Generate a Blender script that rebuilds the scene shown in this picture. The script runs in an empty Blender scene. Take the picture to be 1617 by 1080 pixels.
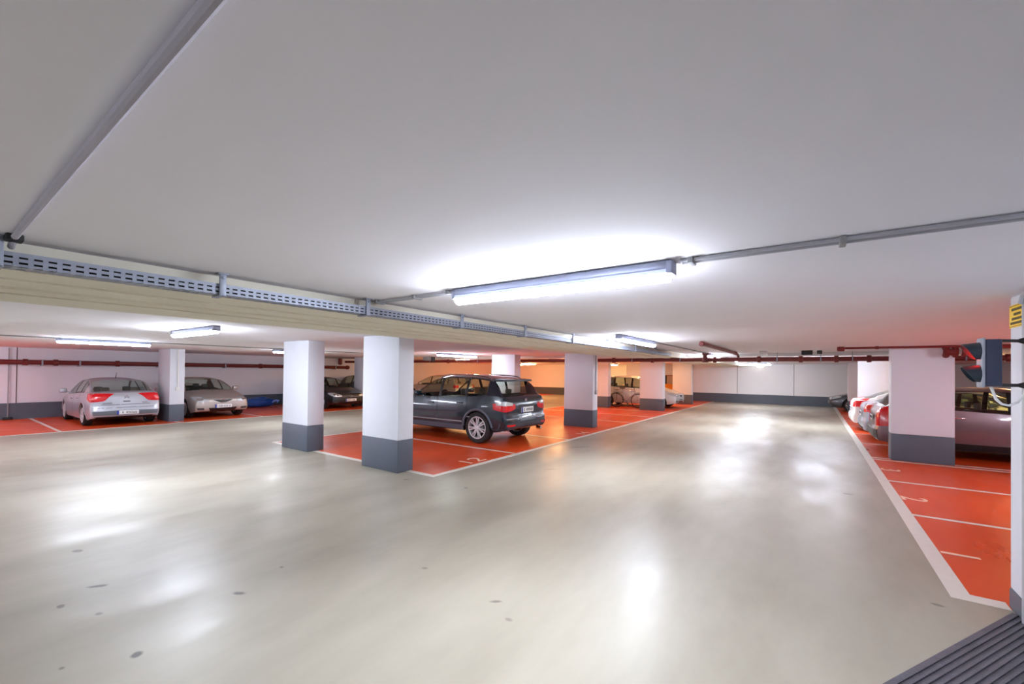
import bpy, bmesh, math, random
from mathutils import Vector, Matrix
from mathutils.bvhtree import BVHTree
random.seed(4)
PI = math.pi
C = bpy.context.scene.collection
SC = bpy.context.scene

# ------------------------------------------------------------------ camera, world, exposure
F_PX, YAW, PITCH, CY, ROLL, EYE = 673.479, 0.614883, 0.0100084, 40.165, -0.0117810, 1.65
cam = bpy.data.cameras.new('camera')
cam.sensor_fit = 'HORIZONTAL'; cam.sensor_width = 36.0
cam.lens = F_PX / 1617.0 * 36.0
cam.shift_y = CY / 1617.0
cam.clip_start = 0.05; cam.clip_end = 200
co = bpy.data.objects.new('camera', cam); C.objects.link(co)
co.location = (0, 0, EYE)
co.rotation_mode = 'QUATERNION'
q = (Matrix.Rotation(YAW, 3, 'Z') @ Matrix.Rotation(PI/2 + PITCH, 3, 'X') @ Matrix.Rotation(-ROLL, 3, 'Z')).to_quaternion()
co.rotation_quaternion = q
SC.camera = co
w = bpy.data.worlds.new('world'); SC.world = w; w.use_nodes = True
w.node_tree.nodes['Background'].inputs[0].default_value = (0.8, 0.85, 1, 1)
w.node_tree.nodes['Background'].inputs[1].default_value = 0.2
SC.view_settings.view_transform = 'Standard'; SC.view_settings.look = 'None'
SC.view_settings.gamma = 1.0; SC.view_settings.use_curve_mapping = False
SC.view_settings.exposure = 1.45
LAMP_POWER = 72.0        # emission of the white tubes
WARM_POWER = 66.0  # emission of the added warm tubes

# ------------------------------------------------------------------ materials
def lin(c):
    return tuple(((v/255)/12.92 if v/255 <= 0.04045 else ((v/255+0.055)/1.055)**2.4) for v in c) + (1,)
MATS = {}
def mat(name, rgb, rough=0.5, metal=0.0, noise=0.0, nscale=6.0, coat=0.0, emit=0.0, bump=0.0, bscale=40, spec=0.5, emit_rgb=None):
    if name in MATS: return MATS[name]
    m = bpy.data.materials.new(name); m.use_nodes = True; nt = m.node_tree
    b = nt.nodes['Principled BSDF']
    b.inputs['Roughness'].default_value = rough; b.inputs['Metallic'].default_value = metal
    b.inputs['Coat Weight'].default_value = coat; b.inputs['Coat Roughness'].default_value = 0.06
    b.inputs['Specular IOR Level'].default_value = spec
    c = lin(rgb); b.inputs['Base Color'].default_value = c
    if emit:
        b.inputs['Emission Color'].default_value = lin(emit_rgb or rgb); b.inputs['Emission Strength'].default_value = emit
    tc = nt.nodes.new('ShaderNodeTexCoord')
    nz = nt.nodes.new('ShaderNodeTexNoise'); nz.inputs['Scale'].default_value = nscale; nz.inputs['Detail'].default_value = 4
    nt.links.new(tc.outputs['Object'], nz.inputs['Vector'])
    if noise:
        mx = nt.nodes.new('ShaderNodeMix'); mx.data_type = 'RGBA'
        mx.inputs[6].default_value = tuple(v*(1-noise) for v in c[:3]) + (1,)
        mx.inputs[7].default_value = tuple(min(1, v*(1+noise)) for v in c[:3]) + (1,)
        nt.links.new(nz.outputs['Fac'], mx.inputs[0]); nt.links.new(mx.outputs[2], b.inputs['Base Color'])
    if bump:
        n2 = nt.nodes.new('ShaderNodeTexNoise'); n2.inputs['Scale'].default_value = bscale
        nt.links.new(tc.outputs['Object'], n2.inputs['Vector'])
        bp = nt.nodes.new('ShaderNodeBump'); bp.inputs['Strength'].default_value = bump; bp.inputs['Distance'].default_value = 0.01
        nt.links.new(n2.outputs['Fac'], bp.inputs['Height']); nt.links.new(bp.outputs[0], b.inputs['Normal'])
    MATS[name] = m
    return m
def glass_mat(name, tint, refl=0.12):
    if name in MATS: return MATS[name]
    m = bpy.data.materials.new(name); m.use_nodes = True; nt = m.node_tree
    for n in list(nt.nodes): nt.nodes.remove(n)
    out = nt.nodes.new('ShaderNodeOutputMaterial'); t = nt.nodes.new('ShaderNodeBsdfTransparent'); g = nt.nodes.new('ShaderNodeBsdfGlossy')
    t.inputs[0].default_value = lin(tint); g.inputs['Roughness'].default_value = 0.03
    lw = nt.nodes.new('ShaderNodeLayerWeight'); lw.inputs[0].default_value = 0.5
    pw = nt.nodes.new('ShaderNodeMath'); pw.operation = 'POWER'; pw.inputs[1].default_value = 4.0; nt.links.new(lw.outputs['Facing'], pw.inputs[0])
    fr = nt.nodes.new('ShaderNodeMath'); fr.operation = 'MULTIPLY_ADD'; fr.inputs[1].default_value = 0.7; fr.inputs[2].default_value = 0.05; nt.links.new(pw.outputs[0], fr.inputs[0])
    mx = nt.nodes.new('ShaderNodeMixShader')
    nt.links.new(fr.outputs[0], mx.inputs[0]); nt.links.new(t.outputs[0], mx.inputs[1]); nt.links.new(g.outputs[0], mx.inputs[2])
    nt.links.new(mx.outputs[0], out.inputs[0]); MATS[name] = m
    return m
STAINS = [(-5.37, .9, .05, .03, .3, .6), (-4.39, .85, .07, .025, .9, .85), (-4.22, .63, .03, .02, 0, .7), (-3.89, .76, .03, .02, .4, .6), (-3.43, 1.43, .05, .025, .6, .8),
    (-3.17, .78, .035, .03, 0, .95), (-3.35, .51, .02, .015, 0, .6), (-3.61, 1.82, .02, .015, 0, .6), (-2.64, 2.52, .03, .02, .5, .5), (-1.85, 2.46, .05, .025, .7, .6),
    (-4.18, 8.62, .35, .05, .9, .6), (-4.01, 4.58, .04, .03, 0, .7), (-5.04, 4.37, .06, .04, .4, .7), (-3.63, 6.33, .18, .04, .8, .35), (.74, 4.32, .04, .025, 0, .6), (.4, 7.58, .06, .04, 0, .5), (-1.65, 2.33, .03, .02, 0, .4)]
def floor_mat(name, rgb1, rgb2, rough, spots=True, streak=0.35):
    m = bpy.data.materials.new(name); m.use_nodes = True; nt = m.node_tree; N = nt.nodes; L = nt.links
    b = N['Principled BSDF']; tc = N.new('ShaderNodeTexCoord')
    mp = N.new('ShaderNodeMapping'); mp.inputs['Scale'].default_value = (1, streak, 1); L.new(tc.outputs['Object'], mp.inputs[0])
    n1 = N.new('ShaderNodeTexNoise'); n1.inputs['Scale'].default_value = 0.8; n1.inputs['Detail'].default_value = 6; n1.inputs['Roughness'].default_value = 0.62
    n1.inputs['Distortion'].default_value = 0.1; L.new(mp.outputs[0], n1.inputs['Vector'])
    rp = N.new('ShaderNodeValToRGB'); rp.color_ramp.elements[0].position = 0.3; rp.color_ramp.elements[1].position = 0.68
    rp.color_ramp.elements[0].color = lin(rgb1); rp.color_ramp.elements[1].color = lin(rgb2); L.new(n1.outputs['Fac'], rp.inputs[0])
    col = rp.outputs[0]
    if spots:
        wv = N.new('ShaderNodeTexNoise'); wv.inputs['Scale'].default_value = 9; wv.inputs['Detail'].default_value = 4
        L.new(tc.outputs['Object'], wv.inputs['Vector'])
        total = None
        for (x, y, rx, ry, ang, dk) in STAINS:
            m1 = N.new('ShaderNodeMapping'); m1.vector_type = 'TEXTURE'
            m1.inputs['Location'].default_value = (x, y, 0); m1.inputs['Rotation'].default_value = (0, 0, ang); m1.inputs['Scale'].default_value = (rx, ry, 1)
            L.new(tc.outputs['Object'], m1.inputs[0])
            ln = N.new('ShaderNodeVectorMath'); ln.operation = 'LENGTH'; L.new(m1.outputs[0], ln.inputs[0])
            ad = N.new('ShaderNodeMath'); ad.operation = 'MULTIPLY_ADD'; ad.inputs[1].default_value = 1.6; L.new(wv.outputs['Fac'], ad.inputs[0]); L.new(ln.outputs['Value'], ad.inputs[2])
            r = N.new('ShaderNodeMapRange'); r.inputs[1].default_value = 1.35; r.inputs[2].default_value = 1.9; r.inputs[3].default_value = dk; r.inputs[4].default_value = 0
            L.new(ad.outputs[0], r.inputs[0])
            if total is None: total = r.outputs[0]
            else:
                mx_ = N.new('ShaderNodeMath'); mx_.operation = 'MAXIMUM'; L.new(total, mx_.inputs[0]); L.new(r.outputs[0], mx_.inputs[1]); total = mx_.outputs[0]
        x = N.new('ShaderNodeMix'); x.data_type = 'RGBA'; x.inputs[7].default_value = lin((72, 66, 60))
        L.new(total, x.inputs[0]); L.new(col, x.inputs[6]); col = x.outputs[2]
    L.new(col, b.inputs['Base Color'])
    n3 = N.new('ShaderNodeTexNoise'); n3.inputs['Scale'].default_value = 1.7; n3.inputs['Detail'].default_value = 5; L.new(mp.outputs[0], n3.inputs['Vector'])
    mr = N.new('ShaderNodeMapRange'); mr.inputs[1].default_value = 0.3; mr.inputs[2].default_value = 0.7
    mr.inputs[3].default_value = rough*0.75; mr.inputs[4].default_value = rough*1.3
    L.new(n3.outputs['Fac'], mr.inputs[0]); L.new(mr.outputs[0], b.inputs['Roughness'])
    n4 = N.new('ShaderNodeTexNoise'); n4.inputs['Scale'].default_value = 5; n4.inputs['Detail'].default_value = 3; L.new(tc.outputs['Object'], n4.inputs['Vector'])
    bp = N.new('ShaderNodeBump'); bp.inputs['Strength'].default_value = 0.0 if not spots else 0.05; bp.inputs['Distance'].default_value = 0.01
    L.new(n4.outputs['Fac'], bp.inputs['Height']); L.new(bp.outputs[0], b.inputs['Normal'])
    b.inputs['Specular IOR Level'].default_value = 0.45
    return m
M_floor = floor_mat('beige_floor', (146, 139, 124), (176, 170, 153), 0.38)
M_red = floor_mat('orange_floor', (212, 72, 24), (220, 82, 32), 0.36, spots=False)
M_line = mat('white_line', (222, 216, 206), 0.4, noise=0.08, nscale=9)
M_ceil = mat('ceiling_paint', (240, 237, 243), 0.85, noise=0.03, nscale=1.5)
M_wall = mat('wall_paint', (226, 226, 234), 0.8, noise=0.03, nscale=2)
M_col = mat('column_paint', (220, 223, 231), 0.65, noise=0.02)
M_base = mat('grey_base_paint', (84, 92, 104), 0.5, noise=0.08, nscale=5)
M_beam = mat('beam_paint', (236, 230, 212), 0.8, noise=0.05, nscale=1.5)
M_pipe = mat('red_pipe', (112, 34, 32), 0.42, noise=0.06)
M_steel = mat('galvanised_steel', (158, 164, 178), 0.55, metal=0.35, noise=0.1, nscale=30)
M_grey = mat('grey_plastic', (150, 150, 152), 0.5)
M_dgrey = mat('dark_plastic', (52, 54, 58), 0.5)
M_conduit = mat('grey_conduit', (176, 176, 184), 0.45)
M_black = mat('black_plastic', (22, 22, 24), 0.5)
M_tube = mat('lamp_glow', (232, 240, 255), 0.4, emit=LAMP_POWER)
M_warm = mat('added_warm_glow', (255, 192, 122), 0.4, emit=WARM_POWER)
M_lampbody = mat('lamp_housing', (150, 156, 178), 0.5)
M_lensrim = mat('lens_rim', (196, 206, 244), 0.3, emit=.22)
M_white = mat('white_plastic', (228, 228, 226), 0.45)
M_chrome = mat('chrome', (205, 205, 208), 0.12, metal=1.0)
M_tire = mat('tyre_rubber', (30, 30, 32), 0.75, noise=0.1)
M_rim = mat('rim_alloy', (216, 217, 222), 0.3, metal=0.25)
M_under = mat('underbody', (18, 18, 20), 0.8)
M_seat = mat('seat_fabric', (84, 84, 82), 0.85, noise=0.1, nscale=20)
M_glass = glass_mat('car_glass', (232, 241, 234))
M_dglass = glass_mat('tinted_glass', (206, 216, 208))
M_lampglass = mat('headlight_glass', (176, 180, 182), 0.12, coat=1)
M_redlamp = mat('red_lamp', (214, 8, 18), 0.22, coat=.3)
M_plate = mat('plate_white', (226, 226, 226), 0.4)
M_blue = mat('plate_blue', (30, 60, 150), 0.4)

# ------------------------------------------------------------------ mesh helpers
class MB:
    def __init__(s): s.v = []; s.f = []; s.m = []
    def add(s, vs, fs, mi=0):
        o = len(s.v); s.v += [tuple(v) for v in vs]
        for f in fs: s.f.append(tuple(i+o for i in f)); s.m.append(mi)
        return s
    def box(s, x0, x1, y0, y1, z0, z1, mi=0, ch=0.0):
        if ch <= 0:
            vs = [(x, y, z) for x in (x0, x1) for y in (y0, y1) for z in (z0, z1)]
            return s.add(vs, [(0,1,3,2),(4,6,7,5),(0,4,5,1),(2,3,7,6),(0,2,6,4),(1,5,7,3)], mi)
        bm = bmesh.new(); bmesh.ops.create_cube(bm, size=1)
        for v in bm.verts: v.co = Vector(((x0+x1)/2 + v.co.x*(x1-x0), (y0+y1)/2 + v.co.y*(y1-y0), (z0+z1)/2 + v.co.z*(z1-z0)))
        ch = min(ch, (x1-x0)*.45, (y1-y0)*.45, (z1-z0)*.45)
        bmesh.ops.bevel(bm, geom=bm.edges[:], offset=ch, segments=2, affect='EDGES', profile=0.5)
        bm.verts.index_update()
        s.add([v.co for v in bm.verts], [[v.index for v in f.verts] for f in bm.faces], mi); bm.free(); return s
    def tube(s, pts, r, n=10, mi=0, caps=True):
        pts = [Vector(p) for p in pts]; rings = []; up = None
        for i, p in enumerate(pts):
            d = (pts[min(i+1, len(pts)-1)] - pts[max(i-1, 0)]).normalized()
            if up is None: up = Vector((0,0,1)) if abs(d.z) < .9 else Vector((1,0,0))
            a = d.cross(up).normalized(); b2 = a.cross(d).normalized(); up = b2
            rr = r[i] if isinstance(r, (list, tuple)) else r
            rings.append([p + a*math.cos(2*PI*k/n)*rr + b2*math.sin(2*PI*k/n)*rr for k in range(n)])
        vs = [v for rg in rings for v in rg]; fs = []
        for i in range(len(pts)-1):
            for k in range(n): fs.append((i*n+k, i*n+(k+1)%n, (i+1)*n+(k+1)%n, (i+1)*n+k))
        if caps: fs.append(tuple(range(n))[::-1]); fs.append(tuple((len(pts)-1)*n+k for k in range(n)))
        return s.add(vs, fs, mi)
    def lathe(s, prof, n=32, axis='Y', c=(0,0,0), mi=0, closed=False):
        vs = []; fs = []; c = Vector(c)
        for (r, h) in prof:
            for k in range(n):
                a = 2*PI*k/n
                p = {'Y': Vector((r*math.cos(a), h, r*math.sin(a))), 'Z': Vector((r*math.cos(a), r*math.sin(a), h)), 'X': Vector((h, r*math.cos(a), r*math.sin(a)))}[axis]
                vs.append(c+p)
        m = len(prof)
        for i in range(m if closed else m-1):
            j = (i+1) % m
            for k in range(n): fs.append((i*n+k, i*n+(k+1)%n, j*n+(k+1)%n, j*n+k))
        return s.add(vs, fs, mi)
    def bar(s, p0, p1, w, h, up=(0,0,1), mi=0):
        p0, p1 = Vector(p0), Vector(p1); d = (p1-p0).normalized(); a = d.cross(Vector(up)).normalized(); b2 = a.cross(d)
        vs = [p + a*sa*w/2 + b2*sb*h/2 for p in (p0, p1) for sa, sb in ((-1,-1),(1,-1),(1,1),(-1,1))]
        return s.add(vs, [(0,1,2,3)[::-1],(4,5,6,7),(0,1,5,4),(1,2,6,5),(2,3,7,6),(3,0,4,7)], mi)
    def mesh(s, name, mats, sharp=35):
        me = bpy.data.meshes.new(name); me.from_pydata(s.v, [], s.f)
        for m in (mats if isinstance(mats, (list, tuple)) else [mats]): me.materials.append(m)
        for p, mi in zip(me.polygons, s.m): p.material_index = mi
        bm = bmesh.new(); bm.from_mesh(me); bmesh.ops.recalc_face_normals(bm, faces=bm.faces)
        for f in bm.faces: f.smooth = sharp > 0
        if sharp > 0:
            for e in bm.edges:
                e.smooth = not (len(e.link_faces) == 2 and e.calc_face_angle(0) > math.radians(sharp))
        bm.to_mesh(me); bm.free(); me.update(); return me
    def obj(s, name, mats, parent=None, sharp=35, kind=None):
        return link(name, s.mesh(name, mats, sharp), parent, kind)
def link(name, me, parent=None, kind=None):
    o = bpy.data.objects.new(name, me); C.objects.link(o)
    if parent: o.parent = parent
    if kind: o['kind'] = kind
    return o
def tag(o, label, cat, group=None):
    o['label'] = label; o['category'] = cat
    if group: o['group'] = group
    return o
def thing(name, label, cat, loc=(0,0,0), rz=0, group=None):
    o = bpy.data.objects.new(name, None); C.objects.link(o); o.empty_display_size = 0.2
    o.location = loc; o.rotation_euler = (0, 0, rz); return tag(o, label, cat, group)
def struct(name, mb, mats, sharp=0): return mb.obj(name, mats, None, sharp, 'structure')
def copy_tree(o, parent=None):
    c = o.copy(); C.objects.link(c); c.parent = parent
    for ch in list(o.children): copy_tree(ch, c)
    return c
def text_obj(name, s, size, m, parent, loc, rot, depth=0.0015, align='CENTER', sx=1.0):
    cu = bpy.data.curves.new(name, 'FONT'); cu.body = s; cu.size = size; cu.extrude = depth
    cu.align_x = align; cu.align_y = 'CENTER'
    t = bpy.data.objects.new('tmp_text', cu); C.objects.link(t)
    dg = bpy.context.evaluated_depsgraph_get(); me = bpy.data.meshes.new_from_object(t.evaluated_get(dg))
    bpy.data.objects.remove(t); me.name = name; me.materials.clear(); me.materials.append(m)
    o = link(name, me, parent); o.location = loc; o.rotation_euler = rot; o.scale = (sx, 1, 1); return o

# ------------------------------------------------------------------ setting
XL, XR, YB, YF, ZC = -20.2, 6.7, 27.8, -7.0, 2.23
struct('floor', MB().box(XL-.2, XR+.2, YF-.2, YB+.2, -0.2, 0), M_floor)
struct('ceiling', MB().box(XL-.2, XR+.2, YF-.2, YB+.2, ZC, ZC+.25), M_ceil)
def joints(mb, pts_fn, hs): 
    for h in hs: pts_fn(mb, h)
M_joint = mat('joint_grey', (120, 112, 112), 0.8)
wl = MB().box(XL-.2, XL, YF, YB, 0, ZC)
struct('wall_left', wl, M_wall)
struct('wall_right', MB().box(XR, XR+.2, YF, YB, 0, ZC), M_wall)
M_wallw = mat('back_wall_paint', (236, 237, 240), 0.8, noise=0.03, nscale=2)
struct('wall_back', MB().box(XL, XR, YB, YB+.2, 0, ZC), M_wallw)
struct('wall_front', MB().box(XL, XR, YF-.2, YF, 0, ZC), M_wall)
struct('baseboard_left', MB().box(XL-.01, XL+.012, YF, YB, 0, 0.5), M_base)
struct('baseboard_right', MB().box(XR-.012, XR+.01, YF, YB, 0, 0.5), M_base)
struct('baseboard_back', MB().box(XL, XR, YB-.012, YB+.01, 0, 0.52), M_base)
j = MB()
for y in (1.95,): j.box(XL, XL+.006, y-.012, y+.012, .5, ZC)
struct('trim_1', j, M_joint)
j = MB()
for x in (-3.6, -0.85): j.box(x-.012, x+.012, YB-.006, YB, .52, ZC)
struct('trim_2', j, M_joint)
# ceiling beam that the cable tray follows, with its shallow steps
b = MB()
prof = [(-3.07, ZC), (-3.07, 2.10), (-3.38, 2.10), (-3.38, 2.088), (-3.52, 2.088), (-3.52, 2.10), (-3.72, 2.10), (-3.74, 2.13), (-3.83, 2.13), (-3.85, 2.10), (-4.05, 2.10), (-4.05, 2.092), (-4.12, 2.092), (-4.12, 2.10), (-4.62, 2.10), (-4.62, ZC)]
n = len(prof)
b.add([(x, YF, z) for x, z in prof] + [(x, YB, z) for x, z in prof], [(i, (i+1) % n, (i+1) % n + n, i+n) for i in range(n)] + [tuple(range(n))[::-1], tuple(range(n, 2*n))])
struct('ceiling_beam', b, M_beam)

# orange bays and white lines (painted coats, a few millimetres thick)
def bay_paint(name, x0, x1, y0, y1): struct(name, MB().box(x0, x1, y0, y1, -.01, 0.002), M_red)
bay_paint('floor_bays_middle', -9.9, -4.84, 4.78, YB)
bay_paint('floor_bays_left', XL, -15.5, YF, YB)
bay_paint('floor_bays_right', 0.9, XR, 4.55, YB)
LN = MB()
def line(x0, x1, y0, y1): LN.box(x0, x1, y0, y1, -.01, 0.004)
line(-4.9, -4.8, 4.72, YB); line(-9.95, -4.9, 4.72, 4.82); line(-9.95, -9.87, 4.82, YB)
for y in (7.08, 9.37, 13.9, 16.2, 18.5, 20.8, 23.1, 25.4): line(-9.87, -4.9, y-.035, y+.035)
line(0.85, 0.975, 4.53, YB); line(0.975, 1.155, 4.53, 4.66)
for y in (6.93, 8.95, 11.07, 11.3, 13.5, 15.6, 17.8, 20, 22.2): line(0.975, XR, y-.035, y+.035)
line(-15.53, -15.45, YF, YB)
for y in (-2.3, 0.0, 2.24, 4.75, 7.1, 9.4, 12.0, 14.4, 16.8, 19.2): line(XL, -15.53, y-.035, y+.035)
struct('floor_marking_lines', LN, M_line)
M_num = mat('number_paint', (246, 206, 182), 0.45, noise=0.15, nscale=20)
def bay_number(s, x, y, rz, size, side, label):
    o = text_obj('bay_number', s, size, M_num, None, (x, y, 0.004), (0, 0, rz), 0.0012, sx=1.3)
    tag(o, label, 'floor number', 'numbers painted in the parking bays'); return o
bay_number('1', 1.1, 5.63, -PI/2, .38, 1, 'number 1 painted in the nearest right-hand orange bay')
bay_number('2', 1.1, 7.82, -PI/2, .38, 1, 'number 2 painted in the second right-hand orange bay')
bay_number('3', 1.1, 9.98, -PI/2, .38, 1, 'number 3 painted beside the broad right-hand column')
bay_number('12', -5.12, 6.0, PI/2, .46, 1, 'number 12 painted in the empty orange bay before the dark car')
bay_number('14', -5.1, 10.6, PI/2, .4, 1, 'number 14 painted in the orange bay behind the dark car')

# ------------------------------------------------------------------ columns
def column(x0, x1, y0, y1, label, cx=None):
    cx_, cy_ = (x0+x1)/2, (y0+y1)/2
    t = thing('column', label, 'column', (cx_, cy_, 0), 0, 'rectangular white columns with grey bases')
    hx, hy = (x1-x0)/2, (y1-y0)/2
    MB().box(-hx, hx, -hy, hy, 0.52, ZC, 0, 0.012).obj('shaft', M_col, t)
    bo = MB().box(-hx-.003, hx+.003, -hy-.003, hy+.003, 0, 0.52, 0, 0.012).obj('painted_base', M_base, t)
    bo['label'] = 'dark grey painted column base'
    return t
cB = column(-6.36, -5.43, 4.54, 4.86, 'broad white column at the near corner of the orange bays')
cA = column(-9.2, -8.22, 4.6, 4.95, 'white column second from the near orange corner, left of it')
cC = column(-6.32, -5.36, 11.78, 12.12, 'white column right behind the dark sports utility car')
cD = column(-6.4, -5.38, 19.1, 19.45, 'white column right of the bicycle in the distance')
cE = column(-6.3, -5.3, 24.2, 24.5, 'farthest white column of the middle bays near the back wall')
cL = column(-17.05, -16.0, 4.6, 4.98, 'white column between the silver car and the beige car')
column(-9.2, -8.22, 11.8, 12.15, 'white column rising behind the roof of the dark sports utility car')
column(-9.1, -7.95, 19.2, 19.55, 'white column in the distance left of the bicycle')
column(-8.9, -7.9, 24.2, 24.55, 'pinkish far column above the roof of the car behind the bicycle')
column(-17.4, -16.75, 11.95, 12.3, 'column between the two black cars at the left wall')
cR = column(1.26, 2.15, 11.2, 11.55, 'broad white column between right bays in front of the mauve car')
column(1.27, 2.15, 18.9, 19.25, 'white column behind the silver car with orange-red tail lamp')
column(1.27, 2.15, 24.2, 24.55, 'farthest white column of the right-hand bays')
# conduits on two columns
t = thing('column_conduit', 'thin white vertical conduit on the column beside the silver car', 'conduit', (-15.985, 4.8, 0))
MB().tube([(0, 0, 1.05), (0, 0, ZC-.01)], 0.022, 8).obj('pipe', M_white, t)
MB().box(-.012, .03, -.05, .05, .95, 1.06, 0, .006).obj('socket_box', M_white, t)
t = thing('column_conduit', 'thin vertical conduit with a small box on the column behind the dark car', 'conduit', (-5.345, 11.95, 0))
MB().tube([(0, 0, 1.12), (0, 0, ZC-.01)], 0.012, 8).obj('pipe', M_grey, t)
MB().box(-.012, .03, -.04, .04, 1.0, 1.12, 0, .006).obj('socket_box', M_grey, t)

# near right pier carrying the signal
t = thing('column', 'near white wall pier at the right picture edge carrying the traffic light', 'column', (1.4, 3.0, 0))
MB().box(-.235, .235, -1.55, 1.6, 0.14, ZC, 0, .012).obj('shaft', M_col, t)
o = MB().box(-.24, .24, -1.555, 1.605, 0, 0.14, 0, .01).obj('painted_base', M_base, t); o['label'] = 'dark grey painted pier base'

# ------------------------------------------------------------------ ramp surface bottom right (ribbed)
rb = MB()
P0 = Vector((1.14, 4.47, 0)); P1 = Vector((-0.75, 1.18, 0)); d = (P1-P0).normalized(); nrm = Vector((-d.y, d.x, 0))
if nrm.x < 0: nrm = -nrm
Lr = (P1-P0).length
rb.add([P0, P1, P1+nrm*3.2, P0+nrm*3.2, P0+Vector((0,0,.01)), P1+Vector((0,0,.01)), P1+nrm*3.2+Vector((0,0,.01)), P0+nrm*3.2+Vector((0,0,.01))],
       [(0,1,2,3),(4,5,6,7),(0,1,5,4),(1,2,6,5),(2,3,7,6),(3,0,4,7)])
k = 0.03
while k < 3.1:
    a = P0 + nrm*k + Vector((0,0,.012)); rb.bar(a+d*.02, a+d*(Lr-.02), 0.016, 0.012); k += 0.034
M_ramp = mat('ribbed_ramp', (92, 90, 98), 0.55, noise=0.3, nscale=7, bump=0.5, bscale=60)
struct('ramp_surface', rb, M_ramp)

# ------------------------------------------------------------------ cable tray with brackets
TX0, TX1, TZ0, TZ1 = -3.05, -2.955, 2.10, 2.165
def tray():
    t = thing('cable_tray', 'perforated galvanised cable tray running along the ceiling beam', 'cable tray', (0, 0, 0))
    mb = MB(); y0, y1 = -3.0, 11.2; p = 0.046; th = .0015
    y = y0
    # side face with two rows of slots, built as a lattice; underside likewise
    zs = [TZ0, TZ0+.013, TZ0+.022, TZ0+.037, TZ0+.046, TZ1]
    def quad(a, b2, c, d2): mb.add([a, b2, c, d2], [(0,1,2,3)])
    segs = []
    while y < y1:
        segs.append((y, y+.018, False)); segs.append((y+.018, y+p, True)); y += p
    for (a, b2, slot) in segs:
        for i in range(5):
            if slot and i in (1, 3): continue
            quad((TX1, a, zs[i]), (TX1, b2, zs[i]), (TX1, b2, zs[i+1]), (TX1, a, zs[i+1]))
        xs = [TX0, TX0+.02, TX0+.032, TX0+.062, TX0+.074, TX1]
        for i in range(5):
            if slot and i in (1, 3): continue
            quad((xs[i], a, TZ0), (xs[i], b2, TZ0), (xs[i+1], b2, TZ0), (xs[i+1], a, TZ0))
    quad((TX0, y0, TZ0), (TX0, y1, TZ0), (TX0, y1, TZ1), (TX0, y0, TZ1))
    o = mb.obj('perforated_channel', M_steel, t, 0)
    so = o.modifiers.new('thick', 'SOLIDIFY'); so.thickness = 0.002
    # cables lying in the tray
    cb = MB()
    for i, (x, r) in enumerate(((-3.03, .012), (-3.003, .012), (-2.975, .012), (-3.015, .034), (-2.978, .036))):
        cb.tube([(x + .002*math.sin(k*1.7+i), y0+.05+k*.7, TZ0+.003+(r if r < .02 else r-.004)) for k in range(20)], min(r, .0165), 6)
    cb.obj('cables', M_black, t)
    for i, y in enumerate((0.22, 1.10, 2.14, 3.27, 4.45, 5.75, 7.1, 8.5, 9.9)):
        h = MB(); h.box(TX1+.004, TX1+.02, y-.018, y+.018, TZ0-.012, ZC-.004, 0, .003)
        h.box(TX0-.01, TX1+.02, y-.018, y+.018, TZ0-.012, TZ0-.004, 0, .002)
        h.box(TX1-.03, TX1+.03, y-.03, y+.03, ZC-.008, ZC-.001, 0, .002)
        h.tube([(TX1+.012, y, ZC-.03), (TX1+.034, y, ZC-.03)], .008, 6)
        h.obj('bracket', M_steel, t)
tray()

# conduits on the ceiling
def conduit(label, paths, r, m, clips=(), name='ceiling_conduit'):
    t = thing(name, label, 'conduit')
    for p in paths: MB().tube(p, r, 10).obj('pipe', m, t)
    for (x, y, ax) in clips:
        cl = MB()
        if ax == 'X': cl.box(x-.012, x+.012, y-.045, y+.045, ZC-.03, ZC, 0, .004)
        else: cl.box(x-.045, x+.045, y-.012, y+.012, ZC-.03, ZC, 0, .004)
        cl.obj('clip', M_grey, t)
    return t
conduit('twin grey conduits on the ceiling right of the large tube lamp', [[(-.55, 2.24, ZC-.011), (4.5, 2.24, ZC-.011)], [(-.55, 2.29, ZC-.011), (4.5, 2.29, ZC-.011)]], .009, M_conduit,
        [(x, 2.265, 'X') for x in (-.5, .1, .9, 1.7, 2.6)])
conduit('short grey conduit from the cable tray to the large tube lamp', [[(-3.0, 2.24, ZC-.014), (-2.1, 2.24, ZC-.014)], [(-3.0, 2.275, ZC-.014), (-2.1, 2.275, ZC-.014)]], .009, M_conduit,
        [(x, 2.26, 'X') for x in (-2.95, -2.5, -2.15)])
t = conduit('long white conduit across the ceiling at top left ending in the cable tray', [[(-2.98, .262, ZC-.04), (-2.9, .262, ZC-.014), (3.5, .262, ZC-.014)]], .0125, mat('ceiling_conduit_paint', (178, 174, 184), .6))
MB().box(-2.93, -2.86, .235, .29, ZC-.03, ZC, 0, .006).obj('clip', M_black, t)
conduit('thin conduit running on along the ceiling beyond the far tube lamps', [[(-2.37, 7.7, ZC-.012), (-2.37, 26, ZC-.012)]], .012, M_grey)
conduit('thin conduit on the ceiling linking the lamps near the left wall', [[(-12.4, -6, ZC-.012), (-12.4, 22, ZC-.012)]], .012, M_grey)

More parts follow.
